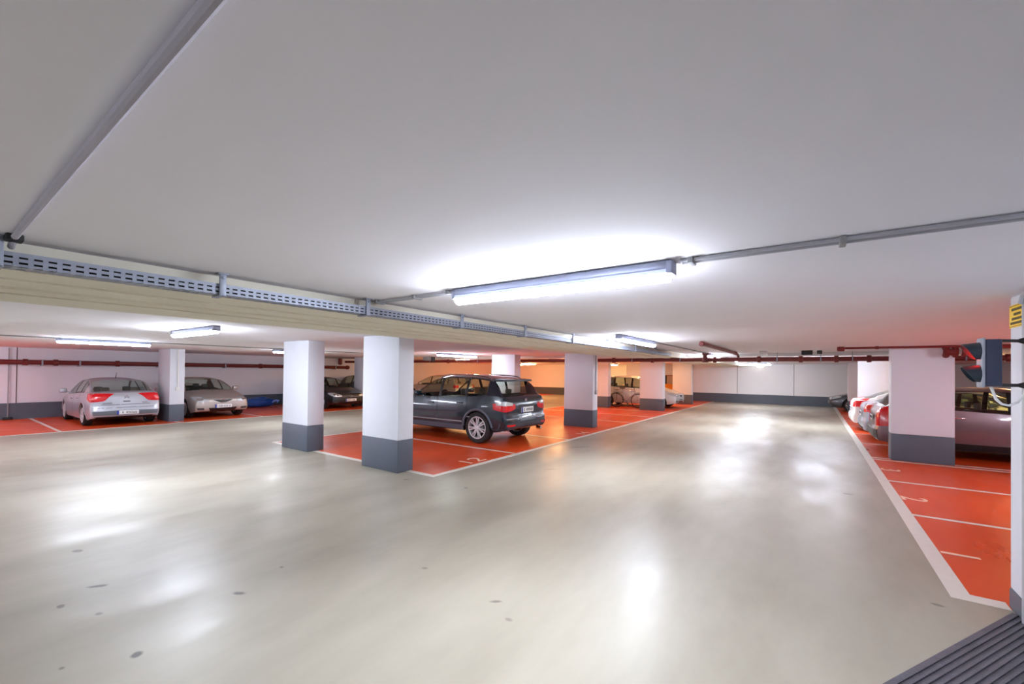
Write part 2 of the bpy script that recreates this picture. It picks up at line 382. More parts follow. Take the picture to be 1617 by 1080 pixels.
# ------------------------------------------------------------------ tube lamps
def lamp_proto(L, glow, key):
    hb = MB(); h = L/2
    hb.box(-h, h, -.046, .046, -.046, 0, 0, .008)
    hb.box(-h-.006, -h+.025, -.05, .05, -.07, 0, 0, .008); hb.box(h-.025, h+.006, -.05, .05, -.07, 0, 0, .008)
    housing = hb.mesh('housing', M_lampbody)
    rm = MB().box(-h+.02, h-.02, -.047, .047, -.066, -.045, 0, .004).mesh('lens_rim', M_lensrim)
    db = MB(); n = 12; prof = []
    for i in range(n+1):
        a = PI*i/n; prof.append((math.cos(a)*.046, -.066-math.sin(a)*.04))
    vs = [(-h+.02, y, z) for y, z in prof] + [(h-.02, y, z) for y, z in prof]; m = n+1
    db.add(vs, [(i, i+1, i+1+m, i+m) for i in range(n)] + [tuple(range(m)), tuple(range(m, 2*m))[::-1], (0, m, 2*m-1, m-1)])
    return housing, db.mesh('diffuser', glow), rm
LP = {}
def lamp(x, y, axis, L, label, glow='w'):
    key = (L, glow)
    if key not in LP: LP[key] = lamp_proto(L, {'w': M_tube, 'o': M_warm}[glow], key)
    t = thing('tube_lamp', label, 'lamp', (x, y, ZC-.002), 0 if axis == 'X' else PI/2, 'fluorescent tube lamps on the ceiling')
    link('housing', LP[key][0], t); link('diffuser', LP[key][1], t); link('lens_rim', LP[key][2], t)
    return t
lamp(-1.34, 2.26, 'X', 1.5, 'large lit tube lamp on the ceiling nearest the viewer')
lamp(-7.45, 2.42, 'X', 1.6, 'lit tube lamp on the ceiling beyond the beam at left')
lamp(-12.4, 2.45, 'Y', 1.5, 'lit tube lamp above the silver car at left')
lamp(-13.0, 6.95, 'Y', 1.5, 'tube lamp glowing just left of the second column')
lamp(-17.6, -.9, 'Y', 1.5, 'added unseen tube lamp by the left wall outside the picture')  # added out of view to brighten the left wall
lamp(-16.6, -4.2, 'Y', 1.5, 'added unseen tube lamp by the left wall far behind the viewer')  # second added lamp, unseen, also lifts the left wall
lamp(-2.37, 6.95, 'Y', 1.7, 'lit tube lamp right beside the far part of the cable tray')
lamp(-2.37, 13.6, 'Y', 1.5, 'lit tube lamp seen through the red pipes above the aisle')
lamp(-2.37, 17.4, 'Y', 1.5, 'far tube lamp over the long aisle')
lamp(.2, 16.9, 'X', 1.5, 'added tube lamp across the right side of the long aisle, hidden behind the red main')  # added white fill for the back wall, kept hidden by the pipe
lamp(-2.45, 24.7, 'X', 1.5, 'farthest tube lamp over the long aisle near the back wall')
lamp(-9.8, 10.7, 'Y', 1.9, 'long tube lamp above the dark sports utility car', 'w')
lamp(-13.2, 17.5, 'Y', 1.5, 'added warm tube lamp in the far left part of the garage', 'o')  # added warm fill for the far left walls and ceiling
lamp(-14.6, 22.5, 'Y', 1.5, 'added warm tube lamp before the orange-lit back wall', 'o')  # added to give the back wall its orange light
lamp(-16.5, 24.6, 'X', 1.5, 'added warm tube lamp close to the back wall at left', 'o')  # added for more warm light on the left of the back wall
lamp(-10.6, 25.2, 'X', 1.5, 'added warm tube lamp close to the back wall behind the people carrier', 'o')  # added warm fill near the back wall, no lamp known here
lamp(-9.0, 16.2, 'Y', 1.5, 'added warm tube lamp over the far middle bays', 'o')  # added to warm the far middle floor and columns
lamp(-6.9, 22.0, 'Y', 1.5, 'added warm tube lamp over the car behind the bicycle', 'o')  # added warm fill around the bicycle and carrier
lamp(-12.6, 14.4, 'Y', 1.5, 'added warm tube lamp over the aisle in front of the black cars', 'o')  # added to tint the aisle by the black cars
lamp(-8.0, -3.4, 'X', 1.5, 'added unseen tube lamp on the ceiling behind the viewer at left')  # added fill lamp behind the camera, left side
lamp(-1.4, -4.4, 'X', 1.5, 'added unseen tube lamp on the ceiling behind the viewer at right')  # added behind the camera to raise the near brightness
lamp(-13.5, -3.0, 'Y', 1.5, 'added unseen tube lamp on the ceiling far behind the viewer')  # unseen lamp added for overall brightness
lamp(4.2, 8.2, 'Y', 1.5, 'added unseen tube lamp over the empty right-hand bays', 'w')  # added out of view to light the right bays
lamp(4.4, 16.5, 'Y', 1.5, 'added warm tube lamp over the cars of the right-hand bays', 'o')  # added warm fill for the right-hand row
# emergency lamp on the back wall
t = thing('emergency_lamp', 'small lit emergency lamp high on the back wall', 'lamp', (-2.45, YB, 2.12))
MB().box(-.2, .2, -.06, 0, -.05, .06, 0, .01).obj('housing', M_white, t)
MB().box(-.17, .17, -.075, -.055, -.045, .03, 0, .008).obj('diffuser', mat('emergency_glow', (255, 244, 220), .4, emit=8), t)

# ------------------------------------------------------------------ red sprinkler pipes
def coupling(mb, c, axis, r, l=.09):
    c = Vector(c); a = {'X': Vector((1,0,0)), 'Y': Vector((0,1,0)), 'Z': Vector((0,0,1))}[axis]
    mb.tube([c-a*l/2, c-a*l*.4, c+a*l*.4, c+a*l/2], [r*1.05, r*1.35, r*1.35, r*1.05], 14)
def hanger(mb, x, y, z, r):
    mb.tube([(x, y, z+r), (x, y, ZC)], .006, 6)
    mb.lathe([(r*1.06, -.012), (r*1.12, -.012), (r*1.12, .012), (r*1.06, .012)], 16, 'X', (x, y, z), closed=True)
t = thing('sprinkler_pipe', 'dark red sprinkler main crossing the garage under the ceiling', 'pipe')
YP, ZP = 12.75, 2.045
MB().tube([(-19.3, YP, ZP), (XR-.05, YP, ZP)], .056, 16).obj('pipe', M_pipe, t)
for x in (-14.5, -12.2, -9.6, -5.1, -3.9, -2.2, -1.15, -.25, .45, 1.05, 3.2, 4.6):
    m = MB(); coupling(m, (x, YP, ZP), 'X', .062); m.obj('coupling', M_pipe, t)
for x in (-15.6, -13.2, -10.6, -4.5, -3.1, -.75, .15, .75, 2.6, 5.0):
    m = MB(); hanger(m, x, YP, ZP, .062); m.obj('hanger', M_steel, t)
t = thing('sprinkler_pipe', 'red branch pipe running down from the ceiling beside the aisle lamps', 'pipe')
MB().tube([(-1.62, 8.1, 2.185), (-1.62, 12.3, 2.185), (-1.62, 12.6, 2.15), (-1.62, 12.68, 2.12)], .034, 12).obj('pipe', M_pipe, t)
for y in (8.15, 12.1):
    m = MB(); coupling(m, (-1.62, y, 2.185), 'Y', .034); m.obj('coupling', M_pipe, t)
t = thing('sprinkler_pipe', 'short red drop pipe with flange hanging beside the red main', 'pipe')
MB().tube([(-2.42, 12.6, 1.98), (-2.42, 12.6, 2.2)], .06, 14).obj('pipe', M_pipe, t)
MB().tube([(-2.42, 12.6, 1.97), (-2.42, 12.6, 2.0)], .08, 16).obj('flange', M_pipe, t)
MB().tube([(-2.42, 12.6, 2.17), (-2.42, 12.6, ZC-.002)], .085, 16).obj('flange', M_pipe, t)
t = thing('sprinkler_pipe', 'thin red pipe close to the ceiling ahead of the broad right column', 'pipe')
MB().tube([(.45, 10.75, 2.195), (XR-.1, 10.75, 2.195)], .022, 10).obj('pipe', M_pipe, t)
m = MB(); coupling(m, (.45, 10.75, 2.18), 'X', .034, .12); m.obj('coupling', M_pipe, t)
m = MB(); coupling(m, (1.0, 10.75, 2.195), 'X', .022, .06); m.obj('coupling', M_pipe, t)
t = thing('sprinkler_valve', 'cluster of dark red pipe elbows at the top of the broad right column', 'valve', (2.12, 11.0, 0))
m = MB()
for k_, (dx, dz) in enumerate(((-.12, 0), (0, 0), (.11, 0))):
    m.tube([(dx, .1, 2.2), (dx, 0, 2.16), (dx, -.02, 2.12), (dx, .0, 2.07), (dx, .06, 2.04)], .05-.008*k_, 12)
m.obj('elbow', M_pipe, t)
m = MB(); coupling(m, (-.05, 0, 2.1), 'X', .045, .1); coupling(m, (.17, 0, 2.15), 'X', .03, .1); m.tube([(.1, 0, 2.18), (.75, 0, 2.18)], .02, 8); m.obj('coupling', M_pipe, t)
t = thing('wall_pipe', 'dark red pipe running along the left wall above the cars', 'pipe')
MB().tube([(XL+.22, -5.0, 1.77), (XL+.22, 13.4, 1.77)], .075, 16).obj('pipe', M_pipe, t)
for y in (2.1, 2.75, 4.25, 9.0, 13.3):
    m = MB(); coupling(m, (XL+.22, y, 1.77), 'Y', .077, .12); m.obj('coupling', M_pipe, t)
for y in (0.9, 2.45, 3.3, 5.4, 7.6, 10.2, 12.6):
    m = MB(); m.box(XL, XL+.3, y-.02, y+.02, 1.66, 1.69); m.box(XL+.13, XL+.15, y-.02, y+.02, 1.69, 1.86); m.box(XL+.29, XL+.31, y-.02, y+.02, 1.66, 1.86)
    m.obj('bracket', M_steel, t)
t = thing('sprinkler_valve', 'small dark red fitting on the left wall above the black car', 'valve', (XL+.2, 12.9, 2.03))
m = MB(); m.tube([(0, 0, -.1), (0, 0, .2)], .1, 12); m.tube([(0, 0, -.14), (0, 0, -.1)], .06, 12); m.obj('body', M_pipe, t)
t = thing('downpipe', 'thin dark pipe running down the left wall at the picture edge', 'pipe', (XL+.05, 1.78, 0))
MB().tube([(0, 0, .06), (0, 0, ZC-.02)], .012, 8).obj('pipe', M_grey, t)
MB().box(-.05, .1, -.1, .1, 0, .07, 0, .01).obj('foot', M_black, t)
# bundle of fittings near the ceiling above the aisle
for i, (x, y, wd, h, m_, lb) in enumerate(((-1.0, 12.1, .16, .12, M_white, 'white junction box on the ceiling above the red main'), (-.12, 12.2, .22, .1, M_black, 'black box on the ceiling above the red main'),
        (.12, 12.3, .1, .08, M_dgrey, 'small dark box beside the black box on the ceiling'))):
    t = thing('junction_box', lb, 'box', (x, y, ZC))
    MB().box(-wd/2, wd/2, -.06, .06, -h, 0, 0, .01).obj('body', m_, t); MB().box(-wd/2+.015, wd/2-.015, -.068, -.058, -h+.015, -.015, 0, .004).obj('lid', m_, t)
t = thing('ceiling_duct', 'pale cable duct crossing the ceiling behind the red main', 'duct', (0, 13.3, 0))
MB().box(-14.0, 3.0, -.1, .1, ZC-.09, ZC, 0, .008).obj('duct', M_white, t)
t = thing('electric_box', 'cluster of grey boxes hanging at the ceiling behind the near column', 'box', (-12.9, 12.35, ZC))
MB().box(-.25, .1, -.1, .1, -.16, 0, 0, .01).obj('body', M_grey, t); MB().box(.18, .3, -.06, .06, -.2, 0, 0, .01).obj('switch', M_dgrey, t)

# ------------------------------------------------------------------ traffic light, sign, channel on near pier
t = thing('traffic_light', 'dark blue-grey traffic light with red lamp lit, mounted on the near pier', 'traffic light', (0.945, 4.1, 1.745))
M_sig = mat('signal_housing', (46, 52, 74), .5)
MB().box(-.035, .055, -.06, .06, -.175, .175, 0, .012).obj('housing', M_sig, t)
MB().box(-.052, -.033, -.07, .07, -.185, .185, 0, .008).obj('front_plate', mat('signal_front', (146, 150, 160), .5), t)
for zc, red in ((.085, True), (-.085, False)):
    v = MB(); n = 16; arc = [PI*(-.33) + PI*1.66*i/n for i in range(n+1)]; vs = []
    for a in arc:
        ln = .17 if True else 0
        up_ = max(0, math.sin(a))
        for rr in (.066, .07):
            vs.append((-.05, math.cos(a)*rr, zc+math.sin(a)*rr)); vs.append((-.053-.095*((1+math.sin(a))/2)**.55, math.cos(a)*rr*.98, zc+math.sin(a)*rr*.98-.012*up_))
    for i in range(n):
        o_ = i*4; v.add([vs[o_+k2] for k2 in range(8)], [(0,1,5,4), (2,3,7,6), (1,3,7,5), (0,2,6,4)])
    v.obj('visor', mat('signal_visor', (30, 42, 52), .4), t)
    ml = mat('signal_red', (255, 40, 24), .3, emit=7) if red else mat('signal_green_off', (26, 60, 50), .2)
    ln = MB(); ln.lathe([(0.0005, -.075), (.03, -.072), (.055, -.062), (.06, -.05)], 24, 'X', (0, 0, zc)); ln.obj('lens', ml, t)
for dz in (.165, -.165):
    br = MB(); br.tube([(.05, 0, dz), (.17, .09, dz)], .012, 8); br.tube([(.17, .09, dz), (.243, .1, dz)], [.014, .04], 12)
    br.obj('arm', M_black, t)
t.scale = (.88, .88, .88)
MB().tube([(.01, .02, -.17), (.02, .02, -.2), (.04, .02, -.27), (.07, .03, -.305), (.11, .04, -.315), (.16, .07, -.29), (.2, .09, -.23), (.215, .1, -.15), (.22, .1, .1)], .009, 8).obj('cable', M_white, t)
t = thing('warning_sign', 'yellow sign with dark lettering high on the near white pier', 'sign', (1.163, 4.46, 2.085))
MB().box(-.004, 0, -.11, .135, -.08, .08, 0, .001).obj('board', mat('sign_yellow', (255, 214, 10), .5), t)
m = MB(); random.seed(8)
m.box(-.0055, -.004, -.11, .135, .07, .074); m.box(-.0055, -.004, -.11, .135, -.074, -.07)
for (zz, y0, y1) in ((.046, -.1, .09), (.012, -.07, .05), (-.02, -.1, .085), (-.05, -.1, .11)):
    y = y1
    while y > y0:
        wd = random.uniform(.008, .014); m.box(-.0055, -.004, y-wd, y, zz-.009, zz+.009); y -= wd + .004
m.obj('lettering', mat('sign_ink', (86, 76, 20), .6), t)
t = thing('cable_channel', 'grey vertical cable channel on the near pier behind the traffic light', 'conduit', (1.158, 4.3, 0))
MB().box(-.014, 0, -.02, .02, .01, 2.17, 0, .006).obj('channel', M_conduit, t)
MB().tube([(-.02, 0, 2.15), (-.02, -.04, 2.2), (-.02, -.12, 2.21), (-.02, -.4, 2.21)], .016, 8).obj('bend', M_conduit, t)

# ------------------------------------------------------------------ blue bag, orange cabinet and posters
t = thing('bag', 'blue plastic bag lying at the left wall between beige and black car', 'bag', (-19.55, 8.75, 0))
bm = bmesh.new(); bmesh.ops.create_icosphere(bm, subdivisions=4, radius=1)
rnd = random.Random(3)
for v in bm.verts:
    d_ = v.co.normalized(); k_ = 1 + .10*math.sin(7*d_.x+3*d_.y)*math.sin(6*d_.y) + .06*math.sin(13*d_.z+9*d_.x)
    v.co = Vector((d_.x*.28*k_, d_.y*.62*k_, max(-.0, .2 + d_.z*.22*k_)))
me = bpy.data.meshes.new('sack'); bm.to_mesh(me); bm.free(); me.materials.append(mat('blue_bag', (22, 74, 158), .35, noise=.2))
for p in me.polygons: p.use_smooth = True
link('sack', me, t)
MB().tube([(.1, .5, .2), (.16, .66, .26), (.2, .74, .2)], [.07, .04, .09], 10).obj('knot', mat('bag_knot', (120, 150, 220), .35), t)
t = thing('cabinet', 'orange cabinet standing at the back wall behind the white car', 'cabinet', (-7.55, 27.45, 0))
MB().box(-.8, .8, -.3, .33, 0.05, 1.0, 0, .015).obj('body', mat('orange_cabinet', (226, 138, 24), .5), t)
for x in (-.4, .4):
    dd = MB().box(x-.38, x+.38, -.325, -.3, .1, .96, 0, .01).obj('door', mat('orange_cabinet', (226, 138, 24), .5), t)
    MB().tube([(x+.3, -.34, .5), (x+.3, -.34, .62)], .01, 8).obj('handle', M_grey, dd)
t = thing('shelf_unit', 'dark shelf with pale panel above the orange cabinet', 'shelf', (-7.55, 27.5, 1.003))
MB().box(-.8, .08, -.2, .25, 0, .5, 0, .01).obj('dark_box', mat('shelf_dark', (52, 38, 36), .6), t)
MB().box(.09, .8, -.2, .25, 0, .5, 0, .01).obj('pale_box', mat('shelf_pale', (176, 164, 150), .6), t)
MB().box(-.85, .85, -.24, .28, .5, .55, 0, .01).obj('top_board', mat('shelf_top', (160, 104, 60), .6), t)

# ------------------------------------------------------------------ cars
def pch(pts):
    xs = [p[0] for p in pts]; ys = [p[1] for p in pts]; n = len(pts)
    dl = [(ys[i+1]-ys[i])/(xs[i+1]-xs[i]) for i in range(n-1)]
    m = [dl[0]] + [0 if dl[i-1]*dl[i] <= 0 else 2*dl[i-1]*dl[i]/(dl[i-1]+dl[i]) for i in range(1, n-1)] + [dl[-1]]
    def f(x):
        if x <= xs[0]: return ys[0]
        if x >= xs[-1]: return ys[-1]
        i = 0
        while x > xs[i+1]: i += 1
        h = xs[i+1]-xs[i]; t_ = (x-xs[i])/h
        return ys[i]*(2*t_**3-3*t_*t_+1) + m[i]*h*(t_**3-2*t_*t_+t_) + ys[i+1]*(3*t_*t_-2*t_**3) + m[i+1]*h*(t_**3-t_*t_)
    return f
WHEELS = {}
def wheel_meshes(R, spokes, style):
    key = (R, spokes, style)
    if key in WHEELS: return WHEELS[key]
    W = .105; tb = MB(); ri = R*.71
    tb.lathe([(ri, -W*.9), (R*.8, -W), (R*.93, -W*.96), (R*.99, -W*.78), (R, -W*.4), (R, W*.4), (R*.99, W*.78), (R*.93, W*.96), (R*.8, W), (ri, W*.9), (ri*.96, 0)], 40, 'Y', closed=True)
    tire = tb.mesh('tire', M_tire)
    rb_ = MB()   # outer face toward -Y
    rb_.lathe([(ri*1.01, -W*.92), (ri*.97, -W*1.0), (ri*.92, -W*.93), (ri*.9, -W*.5), (ri*.9, W*.8), (ri*1.0, W*.9)], 40, 'Y')
    rb_.lathe([(.001, -W*.95), (ri*.13, -W*.95), (ri*.2, -W*.85), (ri*.22, -W*.5)], 20, 'Y')
    for k_ in range(spokes):
        a = 2*PI*k_/spokes
        offs = (-.07, .07) if style == 'double' else (0,)
        for of in offs:
            p0 = Vector((math.cos(a+of*3)*ri*.16, -W*.82, math.sin(a+of*3)*ri*.16)); p1 = Vector((math.cos(a+of*1.9)*ri*.93, -W*.86, math.sin(a+of*1.9)*ri*.93))
            wd = ri*.10 if style == 'double' else ri*.2
            rb_.bar(p0, p1, wd, .022, up=(0,1,0))
    rb_.lathe([(.001, -W*.1), (ri*.9, -W*.1)], 30, 'Y', mi=1)
    rb_.lathe([(.001, -W*.3), (ri*.55, -W*.3), (ri*.55, -W*.15)], 30, 'Y', mi=2)
    rim = rb_.mesh('rim', [M_rim, M_under, M_grey])
    WHEELS[key] = (tire, rim); return WHEELS[key]
PLATE = {}
def make_car(P, paint, label, loc, rz, cat='car', name='car'):
    L, W, H = P['L'], P['W'], P['H']; R = P['R']; fo, wb = P['fo'], P['wb']
    top, belt = pch(P['top']), pch(P['belt']); zf = P.get('zf', .2)
    plan = pch([(0, P.get('nw', .80)), (.12*L/4.3, .90), (.45, .97), (1.1, 1.0), (L-1.2, 1.0), (L-.45, .975), (L-.1, .93), (L, P.get('tw', .86))])
    s0, s1 = P['s0'], P['s1']
    axles = [fo, fo+wb]; Ra = R*1.13; zw = R
    def bottom(s):
        zb = zf + (.06*max(0, 1-(s-s0)/.5)**2 if s < s0+.5 else 0) + (.06*max(0, 1-(s1-s)/.5)**2 if s > s1-.5 else 0)
        for a in axles:
            if abs(s-a) < Ra: zb = max(zb, zw + math.sqrt(Ra*Ra-(s-a)**2))
        return zb
    st = set([round(s0 + (s1-s0)*i/70, 4) for i in range(71)])
    for a in axles:
        for k_ in range(-12, 13):
            st.add(round(a + Ra*math.sin(k_/12*PI/2), 4))
        st.add(round(a-Ra-.004, 4)); st.add(round(a+Ra+.004, 4))
    brk = [x for wv in P['side'] for x in wv] + list(P['ws']) + list(P['rw'])
    for x in brk: st.add(round(x, 4))
    st = sorted(x for x in st if s0 <= x <= s1)
    prof = pch([(0, .93), (.12, .965), (.4, 1.0), (.62, .995), (.82, .975), (1, .945)])
    gm = H - belt(L*.5); NS, NG, NR = 10, 5, 6
    def section(s):
        zb, zB, zT, wm = bottom(s), belt(s), top(s), plan(s)*W/2
        zT = max(zT, zB+.02); pts = [(0, zb), (wm*.6, zb), (wm-.04, zb)]
        def yat(z): return wm*prof((z-zf)/(zB-zf))
        zs_ = min(zb, zB-.05)
        for i in range(NS): 
            z = zs_ + (zB-zs_)*i/(NS-1); pts.append((yat(z), z))
        yB = yat(zB); g = (zT-zB)/gm
        yb2, zb2 = yB-.018, zB+.012; yc = yB-.03-P['tum']*max(0, min(1, g)); zc = zB + (zT-zB)*(.84 if g > .3 else .6)
        zc = max(zc, zb2+.003)
        for i in range(NG):
            t_ = i/(NG-1); pts.append((yb2+(yc-yb2)*t_ + .015*math.sin(PI*t_)*min(1, g), zb2+(zc-zb2)*t_))
        for i in range(1, NR+1):
            fr = [0, .93, .72, .48, .24, 0][i] if i < 6 else 0
            fr = {1: .93, 2: .8, 3: .6, 4: .4, 5: .2, 6: 0}[i]
            y = yc*fr; pts.append((y, zc+(zT-zc)*(1-fr**3.2)))
        return pts
    secs = [section(s) for s in st]; np_ = len(secs[0])
    xo = lambda s: L/2 - s
    mb = MB(); V = {}
    for side in (1, -1):
        for i, s in enumerate(st):
            for k_, (y, z) in enumerate(secs[i]):
                if y == 0 and side == -1: V[(i, k_, -1)] = V[(i, k_, 1)]; continue
                V[(i, k_, side)] = len(mb.v); mb.v.append((xo(s), y*side, z))
    iG = 3+NS-1; iC = iG+NG; body_f = []; gl = {'ws': [], 'rw': []}
    sidew = [[[], []] for _ in P['side']]
    for side in (1, -1):
        for i in range(len(st)-1):
            sm = (st[i]+st[i+1])/2
            for k_ in range(np_-1):
                f = [V[(i, k_, side)], V[(i+1, k_, side)], V[(i+1, k_+1, side)], V[(i, k_+1, side)]]
                f = list(dict.fromkeys(f)); tgt = body_f; mi = 0
                if k_ <= 1: mi = 1
                if k_ >= iC+1 and P['ws'][0] < sm < P['ws'][1]: tgt = gl['ws']
                elif k_ >= iC+1 and P['rw'][0] < sm < P['rw'][1]: tgt = gl['rw']
                elif iG+1 <= k_ < iC:
                    for wi, (a, b_) in enumerate(P['side']):
                        if a < sm < b_: tgt = sidew[wi][0 if side == 1 else 1]
                if tgt is body_f and iG+1 <= k_ < iC and P['side'][0][0]-.03 < sm < P['side'][-1][1]+.02: mi = 2
                tgt.append((f, mi))
    # rounded ends
    ends = ((0, 1, P['Lf']), (len(st)-1, -1, P['Lr']))
    for (i, sg, Lz) in ends:
        Lf = pch(Lz); base = [V[(i, k_, 1)] for k_ in range(np_)] + [V[(i, k_, -1)] for k_ in range(np_-2, 0, -1)]
        pts = [Vector(mb.v[k_]) for k_ in base]; zc = (min(p.z for p in pts)+max(p.z for p in pts))/2; prev = base; x0 = pts[0].x
        for sc in (.99, .97, .93, .87, .78, .64, .45, .2):
            ring = []
            for p in pts:
                y, z = p.y*sc, zc+(p.z-zc)*sc
                x = x0 + sg*Lf(z)*(1-sc**6)**(1/4.) - sg*.06*(abs(y)/(W/2))**3*(1-sc)
                ring.append(len(mb.v)); mb.v.append((x, y, z))
            n_ = len(base)
            for k_ in range(n_): body_f.append(([prev[k_], prev[(k_+1) % n_], ring[(k_+1) % n_], ring[k_]], 0))
            prev = ring
        body_f.append((prev, 0))
    allf = [f for f, _ in body_f] + [f for f, _ in gl['ws']+gl['rw']] + [f for a in sidew for b_ in a for f, _ in b_]
    bvh = BVHTree.FromPolygons([Vector(v) for v in mb.v], allf)
    root = thing(name, label, cat, loc, rz)
    def sub(fl, nm, mats, off=0.0):
        ids = sorted(set(i for f, _ in fl for i in f)); mp = {a: b_ for b_, a in enumerate(ids)}
        m2 = MB(); m2.v = [mb.v[i] for i in ids]
        for f, mi in fl: m2.f.append(tuple(mp[i] for i in f)); m2.m.append(mi)
        o = m2.obj(nm, mats, root, 38)
        if off:
            sd = o.modifiers.new('thick', 'SOLIDIFY'); sd.thickness = off; sd.offset = -1
        return o
    sub(body_f, 'body', [paint, M_under, M_black], .012)
    gm_ = P.get('glass', M_glass)
    sub(gl['ws'], 'windshield', M_glass); sub(gl['rw'], 'rear_window', gm_)
    for a in sidew:
        for b_ in a:
            if b_: sub(b_, 'side_window', gm_)
    def hit(p, n_):
        p = Vector(p); n_ = Vector(n_).normalized(); big = n_*(1.2 if abs(n_.x) < .95 else 3.5)
        for dy in (0, .004, -.006):
            r = bvh.ray_cast(p+big+Vector((dy, dy, dy*.5)), -n_, 6.0)
            if r[0] and (r[0]-p).dot(n_) > -2.6 and (abs(n_.x) < .95 or r[0].x*n_.x > 0): return Vector((r[0].x, p.y if abs(n_.x) > .9 else r[0].y, r[0].z))
        return None
    def patch(nm, topp, botp, n_, m_, nu=10, nv=5, off=.006, mirror=True, back=.012, par=None):
        out = []
        for sd in ((1, -1) if mirror else (1,)):
            n2 = Vector((n_[0], n_[1]*sd, n_[2] if len(n_) > 2 else 0)).normalized(); T = pch_path(topp, nu); B = pch_path(botp, nu); G = []
            for i in range(nu+1):
                for k_ in range(nv+1):
                    p = T[i].lerp(B[i], k_/nv); p = Vector((p.x, p.y*sd, p.z)); h = hit(p, n2)
                    G.append((h, p))
            ok = [(-(p-h).dot(n2)) for h, p in G if h]
            av = sum(ok)/len(ok) if ok else 0
            pts = [(h if h else p + n2*av) for h, p in G]
            m2 = MB(); f_ = [p+n2*off for p in pts]; b_ = [p-n2*back for p in pts]; N_ = len(pts); c_ = nv+1; fs = []
            for i in range(nu):
                for k_ in range(nv):
                    a = i*c_+k_; fs.append((a, a+1, a+c_+1, a+c_)); fs.append((a+N_, a+c_+N_, a+c_+1+N_, a+1+N_))
            for i in range(nu):
                for a in (i*c_, i*c_+nv): fs.append((a, a+c_, a+c_+N_, a+N_))
            for k_ in range(nv):
                for a in (k_, nu*c_+k_): fs.append((a, a+1, a+1+N_, a+N_))
            m2.add(f_+b_, fs); out.append(m2.obj(nm, m_, par or root, 50))
        return out
    def pch_path(pts, n_):
        pts = [Vector(p) for p in pts]
        if len(pts) == 2: return [pts[0].lerp(pts[1], i/n_) for i in range(n_+1)]
        k_ = len(pts)-1; xs = [i/k_ for i in range(k_+1)]; fx = [pch(list(zip(xs, [p[c] for p in pts]))) for c in range(3)]
        return [Vector([f(i/n_) for f in fx]) for i in range(n_+1)]
    # wheels
    tire, rim = wheel_meshes(R, P.get('spokes', 5), P.get('rim', 'single')); tr = W/2-.125
    for a in axles:
        for sd in (-1, 1):
            wh = bpy.data.objects.new('wheel', None); C.objects.link(wh); wh.parent = root
            wh.location = (xo(a), sd*tr, R); wh.rotation_euler = (0, .3, 0 if sd == -1 else PI)
            link('tire', tire, wh); link('rim', rim, wh)
    # interior
    ins = MB().box(-L*.36, L*.30, -W/2+.12, W/2-.12, zf+.06, zf+.16).obj('floor_pan', M_under, root)
    sh = belt(L*.5)
    for sx_ in ((P['ws'][1]+.15), (P['ws'][1]+1.0)):
        for sd in (-1, 1):
            sb = MB(); x = xo(sx_+.35); y = sd*W*.2
            sb.box(x-.05, x+.45, y-.23, y+.23, .42, .56, 0, .04)
            sb.box(x-.2, x-.08, y-.2, y+.2, .5, sh+.02, 0, .05); sb.box(x-.2, x-.12, y-.1, y+.1, sh+.06, sh+.2, 0, .03)
            sb.tube([(x-.15, y-.05, sh+.08), (x-.15, y-.05, sh+.2)], .008, 6)
            sb.obj('seat', M_seat, root)
    xd = xo(P['ws'][0]+.3); MB().box(xd-.3, xd+.12, -W/2+.14, W/2-.14, sh-.28, sh-.04, 0, .06).obj('dashboard', M_under, root)
    MB().lathe([(.18, -.012), (.192, 0), (.18, .012), (.168, 0)], 24, 'X', (xd-.42, W*.2, sh-.08), closed=True).obj('steering_wheel', M_black, root)
    # mirrors
    sm_ = P['side'][0][0]+.22; 
    for sd in (-1, 1):
        m2 = MB(); yb_ = W/2*plan(sm_)*.955; zb_ = belt(sm_)+.03
        m2.box(xo(sm_)-.05, xo(sm_)+.08, min(sd*(yb_+.06), sd*(yb_+.23)), max(sd*(yb_+.06), sd*(yb_+.23)), zb_, zb_+.13, 0, .03)
        m2.bar((xo(sm_), sd*(yb_-.05), zb_-.0), (xo(sm_), sd*(yb_+.09), zb_+.04), .06, .03)
        m2.obj('mirror', P.get('mirror_mat', paint), root)
    # handles, seams
    for hx in P['handles']:
        zz = belt(hx)-.14
        for sd in (-1, 1):
            pp = hit((xo(hx), 0, zz), (0, sd, 0)); 
            if pp: 
                m2 = MB(); m2.box(pp.x-.09, pp.x+.09, min(pp.y-.005*sd, pp.y+.03*sd), max(pp.y-.005*sd, pp.y+.03*sd), zz-.014, zz+.014, 0, .008); m2.obj('door_handle', P.get('handle_mat', M_chrome), root)
    zlo = zf+.1
    for sx_ in P['seams']:
        zh = belt(sx_)-.005
        patch('door_gap', [(xo(sx_)-.004, 0, zh), (xo(sx_)+.004, 0, zh)], [(xo(sx_)-.004, 0, zlo), (xo(sx_)+.004, 0, zlo)], (0, 1), M_black, 1, 10, .0015)
    if P.get('sill_mat'):
        a_, b_ = axles[0]+Ra+.02, axles[1]-Ra-.02
        patch('sill_trim', [(xo(a_), 0, zf+.13), (xo(b_), 0, zf+.13)], [(xo(a_), 0, zf+.01), (xo(b_), 0, zf+.01)], (0, 1), P['sill_mat'], 12, 2, .01)
    for a in axles:                                      # arch lips
        for sd in (-1, 1):
            pts = []
            for k_ in range(0, 19):
                an = PI*(.02+.96*k_/18); px, pz = a-Ra*1.02*math.cos(an), zw+Ra*1.02*math.sin(an); h = hit((xo(px), 0, max(pz, zf+.03)), (0, sd, 0))
                if h: pts.append((h.x, h.y-.004*sd, h.z))
            if len(pts) > 4: MB().tube(pts, P.get('lip', .014), 6).obj('arch_trim', P.get('arch_mat', paint), root)
